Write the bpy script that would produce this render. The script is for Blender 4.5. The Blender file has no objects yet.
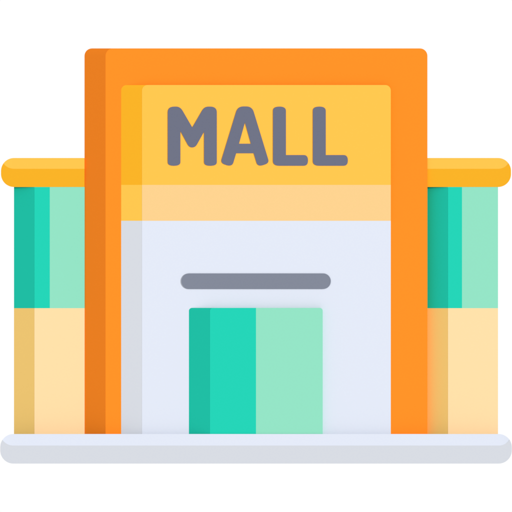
import bpy, bmesh, math
from mathutils import Vector
from mathutils.geometry import tessellate_polygon

# ------------------------------------------------------------------ scene, light, camera
S = bpy.context.scene
COL = S.collection
U = 0.02                                   # one metre is fifty of the drawing's units
X = lambda p: (p - 256.0) * U
Z = lambda p: (434.0 - p) * U
BACK = 190                                 # depth of the building behind the wing fronts

S.render.engine = 'CYCLES'
S.view_settings.view_transform = 'Standard'
S.view_settings.look = 'None'
S.view_settings.exposure = 0.0
S.view_settings.gamma = 1.0

w = bpy.data.worlds.new("World")
S.world = w
w.use_nodes = True
bg = w.node_tree.nodes["Background"]
bg.inputs["Color"].default_value = (1, 1, 1, 1)      # plain white surround
bg.inputs["Strength"].default_value = 1.01

sun_dir = Vector((0.86, -0.49, 0.12)).normalized()
sl = bpy.data.lights.new("sun", 'SUN')
sl.energy = 5.0
sl.angle = math.radians(0.5)
sl.color = (1.0, 0.995, 0.985)
so = bpy.data.objects.new("sun", sl)
so.rotation_euler = sun_dir.to_track_quat('Z', 'Y').to_euler()
so.location = sun_dir * 30
COL.objects.link(so)

cd = bpy.data.cameras.new("camera")
cd.type = 'ORTHO'
cd.ortho_scale = 512 * U
cd.clip_end = 500
co = bpy.data.objects.new("camera", cd)
co.location = (0, -40, Z(256))
co.rotation_euler = (math.radians(90), 0, 0)
COL.objects.link(co)
S.camera = co

# ------------------------------------------------------------------ materials
def lin(h):
    out = []
    for i in (0, 2, 4):
        c = int(h[i:i+2], 16) / 255
        out.append(c / 12.92 if c <= 0.04045 else ((c + 0.055) / 1.055) ** 2.4)
    return out

def paint(name, rgb, rough=0.6, spec=0.0):
    m = bpy.data.materials.new(name)
    m.use_nodes = True
    nt = m.node_tree
    b = nt.nodes["Principled BSDF"]
    b.inputs["Base Color"].default_value = (*rgb, 1)
    b.inputs["Specular IOR Level"].default_value = spec
    n = nt.nodes.new("ShaderNodeTexNoise")
    n.inputs["Scale"].default_value = 6
    r = nt.nodes.new("ShaderNodeMapRange")
    r.inputs["To Min"].default_value = rough - 0.05
    r.inputs["To Max"].default_value = rough + 0.05
    tc = nt.nodes.new("ShaderNodeTexCoord")
    nt.links.new(tc.outputs["Object"], n.inputs["Vector"])
    nt.links.new(n.outputs["Fac"], r.inputs["Value"])
    nt.links.new(r.outputs["Result"], b.inputs["Roughness"])
    return m

K = 1 / 1.765
def tone(h, over=(1, 1, 1)):
    return [c * K * o for c, o in zip(lin(h), over)]

ORANGE = paint("orange_render", tone('ff9429', (1.15, 1, 1)))
YELLOW = paint("yellow_enamel", tone('ffc850', (1.22, 1, 1)))
PEACH = paint("peach_enamel", tone('fdd390'))
PALE = paint("pale_plaster", tone('e4eaf8'))
STONE = paint("pale_stone", tone('e4eaf8'))
CREAM = paint("cream_render", tone('ffe1aa', (1.1, 1, 1)))
YELLOW_SHADE = paint("yellow_shade", tone('fab428', (1.0, 1.0, 1.0)))  # shaded copy of the yellow: parapet's underside shade painted into the colour
STONE_SHADE = paint("stone_shade", tone('d8dce4', (1.0, 1.0, 1.0)))  # shaded copy of the pale stone, for the slab's lower face
G = 1 / 0.835                               # gain that offsets the weaker sunlight on splayed faces
PALE_LIFT = paint("pale_lift", tone('d8dce4', (G, G, G)))  # pale plaster lightened, so the splay's real shade comes out softer
GOLD_TRIM = paint("gold_trim", tone('ffc850', (G, G, G)))
YELLOW_SIDE_SHADE = paint("yellow_side_shade", tone('fab428', (G, G, G)))  # deeper copy of the yellow, side shade painted into the colour
CREAM_SIDE_SHADE = paint("cream_side_shade", tone('ecc471', (1.31, 1.31, 1.31)))  # cream with the tint of its side shade painted in
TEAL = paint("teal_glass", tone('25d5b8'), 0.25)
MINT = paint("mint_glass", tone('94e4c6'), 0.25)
SLATE = paint("slate_metal", tone('707487'), 0.5)
STEEL = paint("grey_metal", tone('848a9a'), 0.5)

# ------------------------------------------------------------------ mesh helpers
def rounded(pts, n=8):
    """outline from (x, y, radius) corners, in drawing units"""
    out, N = [], len(pts)
    for i in range(N):
        x, y, r = pts[i]
        p = Vector((x, y))
        if isinstance(r, tuple):            # uneven curve: lengths along the edges before and after
            a = (Vector(pts[i-1][:2]) - p).normalized()
            b = (Vector(pts[(i+1) % N][:2]) - p).normalized()
            q = [p + a * r[0], p + a * r[0] * 0.34, p + b * r[1] * 0.34, p + b * r[1]]
            for k in range(n + 1):
                t = k / n
                v = q[0]*(1-t)**3 + q[1]*3*t*(1-t)**2 + q[2]*3*t*t*(1-t) + q[3]*t**3
                out.append((v.x, v.y))
            continue
        if r <= 0:
            out.append((x, y))
            continue
        a = (Vector(pts[i-1][:2]) - p).normalized()
        b = (Vector(pts[(i+1) % N][:2]) - p).normalized()
        half = a.angle(b) / 2
        t = r / math.tan(half)
        c = p + (a + b).normalized() * (r / math.sin(half))
        s, e = p + a * t - c, p + b * t - c
        ang = s.angle_signed(e)
        for k in range(n + 1):
            th = -ang * k / n
            out.append((c.x + s.x * math.cos(th) - s.y * math.sin(th),
                        c.y + s.x * math.sin(th) + s.y * math.cos(th)))
    return out

def loft(bm, rings, strip=False):
    """rings, front to back: each (list of loops of (px, py), depth or depth function of (px, py))"""
    vr = []
    for loops, d in rings:
        f = d if callable(d) else (lambda x, y, d=d: d)
        vr.append([[bm.verts.new((X(x), f(x, y) * U, Z(y))) for x, y in lp] for lp in loops])
    for a, b in zip(vr, vr[1:]):
        for la, lb in zip(a, b):
            for i in range(len(la)):
                j = (i + 1) % len(la)
                bm.faces.new((la[i], la[j], lb[j], lb[i]))
    for ring, (loops, d) in ((vr[0], rings[0]), (vr[-1], rings[-1])):
        flat = [v for lp in ring for v in lp]
        if strip:                           # upper and lower edge paired, column by column
            for i in range(len(flat) // 2 - 1):
                bm.faces.new((flat[i], flat[i+1], flat[-2-i], flat[-1-i]))
            continue
        tri = tessellate_polygon([[Vector((x, -y, 0)) for x, y in lp] for lp in loops])
        for t in tri:
            try:
                bm.faces.new([flat[i] for i in t])
            except ValueError:
                pass

def build(name, bm, mat, parent=None):
    bmesh.ops.recalc_face_normals(bm, faces=bm.faces)
    me = bpy.data.meshes.new(name)
    bm.to_mesh(me)
    bm.free()
    me.materials.append(mat)
    o = bpy.data.objects.new(name, me)
    COL.objects.link(o)
    if parent:
        o.parent = parent
    return o

def empty(name, parent=None):
    o = bpy.data.objects.new(name, None)
    o.empty_display_size = 0.3
    COL.objects.link(o)
    if parent:
        o.parent = parent
    return o

def rect(x0, y0, x1, y1, rtl=0, rtr=0, rbr=0, rbl=0):
    return rounded([(x0, y0, rtl), (x1, y0, rtr), (x1, y1, rbr), (x0, y1, rbl)])

def block(x0, xf, x1, y0, y1, front, side, back, rl=0, rr=0):
    """solid whose left side runs obliquely from x0 (depth side) out to xf (depth front)"""
    bm = bmesh.new()
    f = [rect(xf, y0, x1, y1, rl, rr)]
    b = [rect(x0, y0, x1, y1, rl, rr)]
    loft(bm, [(f, front), (b, side), (b, back)])
    return bm

def bullnose(x0, x1, z0, z1, r, lift, front, slope, back, round_l=True, round_r=True):
    """slab with rounded ends: upright upper face, lower face raked back underneath"""
    def inset(x):
        d = 0
        if round_l and x < x0 + r: d = x0 + r - x
        if round_r and x > x1 - r: d = x - (x1 - r)
        return r - math.sqrt(max(0.0, r * r - d * d)), d
    top = lambda x: z0 + inset(x)[0]
    bot = lambda x: z1 - inset(x)[0]
    low = lambda x: bot(x) - lift
    def cross(a, b):                       # where the upper face runs out at a rounded end
        for _ in range(50):
            m = (a + b) / 2
            if low(m) > top(m): b = m
            else: a = m
        return b
    xs = []
    n = 14
    if round_l:
        xs += [x0 + r - r * math.cos(k / n * math.pi / 2) for k in range(n + 1)]
        c0 = cross(x0, x0 + r)
    else:
        xs += [x0]; c0 = x0
    if round_r:
        xs += [x1 - r + r * math.sin(k / n * math.pi / 2) for k in range(n + 1)]
        c1 = cross(x1, x1 - r)
    else:
        xs += [x1]; c1 = x1
    xu = sorted(set([c0, c1] + [x for x in xs if c0 < x < c1]))
    xd = sorted(set(xs + [c0, c1]))
    mid = lambda x: max(top(x), low(x))
    up = [(x, top(x)) for x in xu] + [(x, mid(x)) for x in reversed(xu)]
    dn = [(x, mid(x)) for x in xd] + [(x, bot(x)) for x in reversed(xd)]
    line = z1 - lift
    rake = lambda x, y: front + (y - line) * math.tan(slope)
    swell = lambda x, y: front - 0.05 - 0.5 * math.tan(slope) * (line - mid(x))   # rounds forward at the ends
    a, b = bmesh.new(), bmesh.new()
    loft(a, [([up], swell), ([up], back)], strip=True)
    bmesh.ops.remove_doubles(a, verts=a.verts, dist=1e-6)
    loft(b, [([dn], rake), ([dn], back)], strip=True)
    return a, b

# ------------------------------------------------------------------ pavement the mall stands on
a, b = bullnose(0.2, 511.8, 434, 463.6, 13.2, 18, -18.8, math.radians(4), BACK + 20)
pv = build('pavement', a, STONE)
build('shaded_lower_face', b, STONE_SHADE, pv)  # lower half of the same slab, its shade put into the colour
pv['kind'] = 'structure'
pv['label'] = 'pale grey pavement slab with rounded ends under the whole mall'
pv['category'] = 'pavement'

# ------------------------------------------------------------------ the mall
mall = empty('mall_building')
mall['label'] = 'mall building with an orange tower, pale front, teal glazing and two cream wings'
mall['category'] = 'mall'

build('tower', block(84.5, 105.6, 427.4, 48.4, 434, -7, 0.9, BACK, 7.5, 7.5), ORANGE, mall)
def oblique(x0, xf, y0, y1, front, side, back, r=0):
    """corner piece whose face runs obliquely from x0 (depth side) out to xf (depth front)"""
    bm = bmesh.new()
    f = [rounded([(xf, y0, r), (xf + r + 1, y0, 0), (xf + r + 1, y1, 0), (xf, y1, 0)])]
    b = [rounded([(x0, y0, r), (xf + r + 1, y0, 0), (xf + r + 1, y1, 0), (x0, y1, 0)])]
    loft(bm, [(f, front + 0.05), (b, side), (b, back)])
    return bm

def slab(x0, x1, y0, y1, front, back, rl=0, rr=0):
    bm = bmesh.new()
    q = [rect(x0, y0, x1, y1, rl, rr)]
    loft(bm, [(q, front), (q, back)])
    return bm

def trim(parent, label, mat, x0, xf, y0, y1, front, side, back, r=0):
    t = build('splayed_corner', oblique(x0, xf, y0, y1, front, side, back, r), mat, parent)
    t['label'] = label

wall = build('facade_wall', slab(142, 390.8, 220.8, 434, -11.5, -6.2), PALE, mall)
trim(wall, 'splayed wall corner, lightened to soften its shade', PALE_LIFT, 121.2, 142, 220.8, 434, -11.5, -7, -6.1)
band = build('fascia_band', slab(142, 390.8, 184.9, 220.8, -11.5, -6.2), PEACH, mall)
trim(band, 'yellow splayed corner trim', GOLD_TRIM, 121.2, 142, 184.9, 220.8, -11.5, -7, -6.1)

canopy = bmesh.new()
c = [rect(181.6, 273.4, 330.8, 289, 7.7, 7.7, 7.7, 7.7)]
loft(canopy, [(c, -12.2), (c, -11.2)])
build('door_canopy', canopy, STEEL, mall)

door = empty('entrance_door', mall)
build('side_pane', oblique(188.9, 209.9, 307.9, 434, -17.6, -11.5, -11.1, 3), TEAL, door)
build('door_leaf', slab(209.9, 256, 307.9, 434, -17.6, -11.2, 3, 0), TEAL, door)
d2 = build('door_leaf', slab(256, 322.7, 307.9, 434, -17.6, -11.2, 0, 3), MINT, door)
d2['label'] = 'wider mint green door leaf'

def wing(x0, xf, xm, x1, f):
    g = f + 6.3                            # depth of the wing front and of its far corner
    sw = build('side_wall', slab(xf, x1, 308.2, 434, f, BACK - 10), CREAM, mall)
    trim(sw, 'splayed cream corner with side shade painted in', CREAM_SIDE_SHADE, x0, xf, 308.2, 434, f, g, BACK - 11)
    win = empty('window', mall)
    build('return_pane', oblique(x0, xf, 187, 308.2, f, g, BACK - 12), TEAL, win)
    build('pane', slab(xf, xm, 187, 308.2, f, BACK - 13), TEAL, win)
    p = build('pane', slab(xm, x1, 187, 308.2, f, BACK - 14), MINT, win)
    p['label'] = 'wider mint green pane'
wing(14, 34.4, 49.8, 84.6, 0)
wing(427.2, 448, 462, 498, -3.5)
for x0, x1, f, l, r in ((1, 84.5, 0, True, False), (427.4, 511, -3.5, False, True)):
    a, b = bullnose(x0, x1, 158, 187, 13, 18.2, f - 1.4, math.radians(4), BACK - 5, l, r)
    pp = build('roof_parapet', b, YELLOW_SHADE, mall)  # lower face carries painted shade, the rake alone barely darkens it
    build('coping', a, YELLOW, pp)

# ------------------------------------------------------------------ the sign on the tower
sign = empty('mall_sign')
sign['label'] = 'yellow signboard with the grey word MALL on the orange tower'
sign['category'] = 'sign'
board = build('sign_board', slab(142, 390.8, 85, 184.9, -11.5, -6.2, 5.5, 5.5), YELLOW, sign)
trim(board, 'splayed yellow corner with side shade painted in', YELLOW_SIDE_SHADE, 121.2, 142, 85, 184.9, -11.5, -7, -6.1, 5.5)

def letter(outline, holes=(), dx=0.0, ox=160):
    T = lambda lp: [(ox + x / 5.12 + dx, 90 + y / 5.12) for x, y in lp]
    bm = bmesh.new()
    loops = [T(rounded(outline))] + [T(h) for h in holes]
    loft(bm, [(loops, -11.85), (loops, -11.3)])
    build('letter', bm, SLATE, sign)

letter([(40, 388, (31, 19)), (40, 85, (30, 34)), (103.5, 85, (20, 26)), (165.5, 192, 0), (227.5, 85, (26, 20)),
        (291, 85, (34, 30)), (291, 388, (19, 31)), (226, 388, (31, 19)), (226, 213, 0), (181, 294, (20, 14)),
        (150, 294, (14, 20)), (104.5, 210, 0), (104.5, 388, (19, 31))])
letter([(310, 374, (24, 20)), (398.5, 84, (30, 30)), (471.5, 84, (30, 30)), (560, 374, (20, 24)), (501, 394, (30, 24)),
        (480, 324, 0), (390, 324, 0), (369, 394, (24, 30))], [[(435, 166), (404.5, 275), (465.5, 275)]])
for dx in (0.0, 39.85):
    letter([(118, 388, (34, 24)), (118, 85, (22, 32)), (184, 85, (32, 22)), (184, 333, 0), (297, 333, (22, 27)),
            (297, 388, (27, 22))], (), dx, 250)
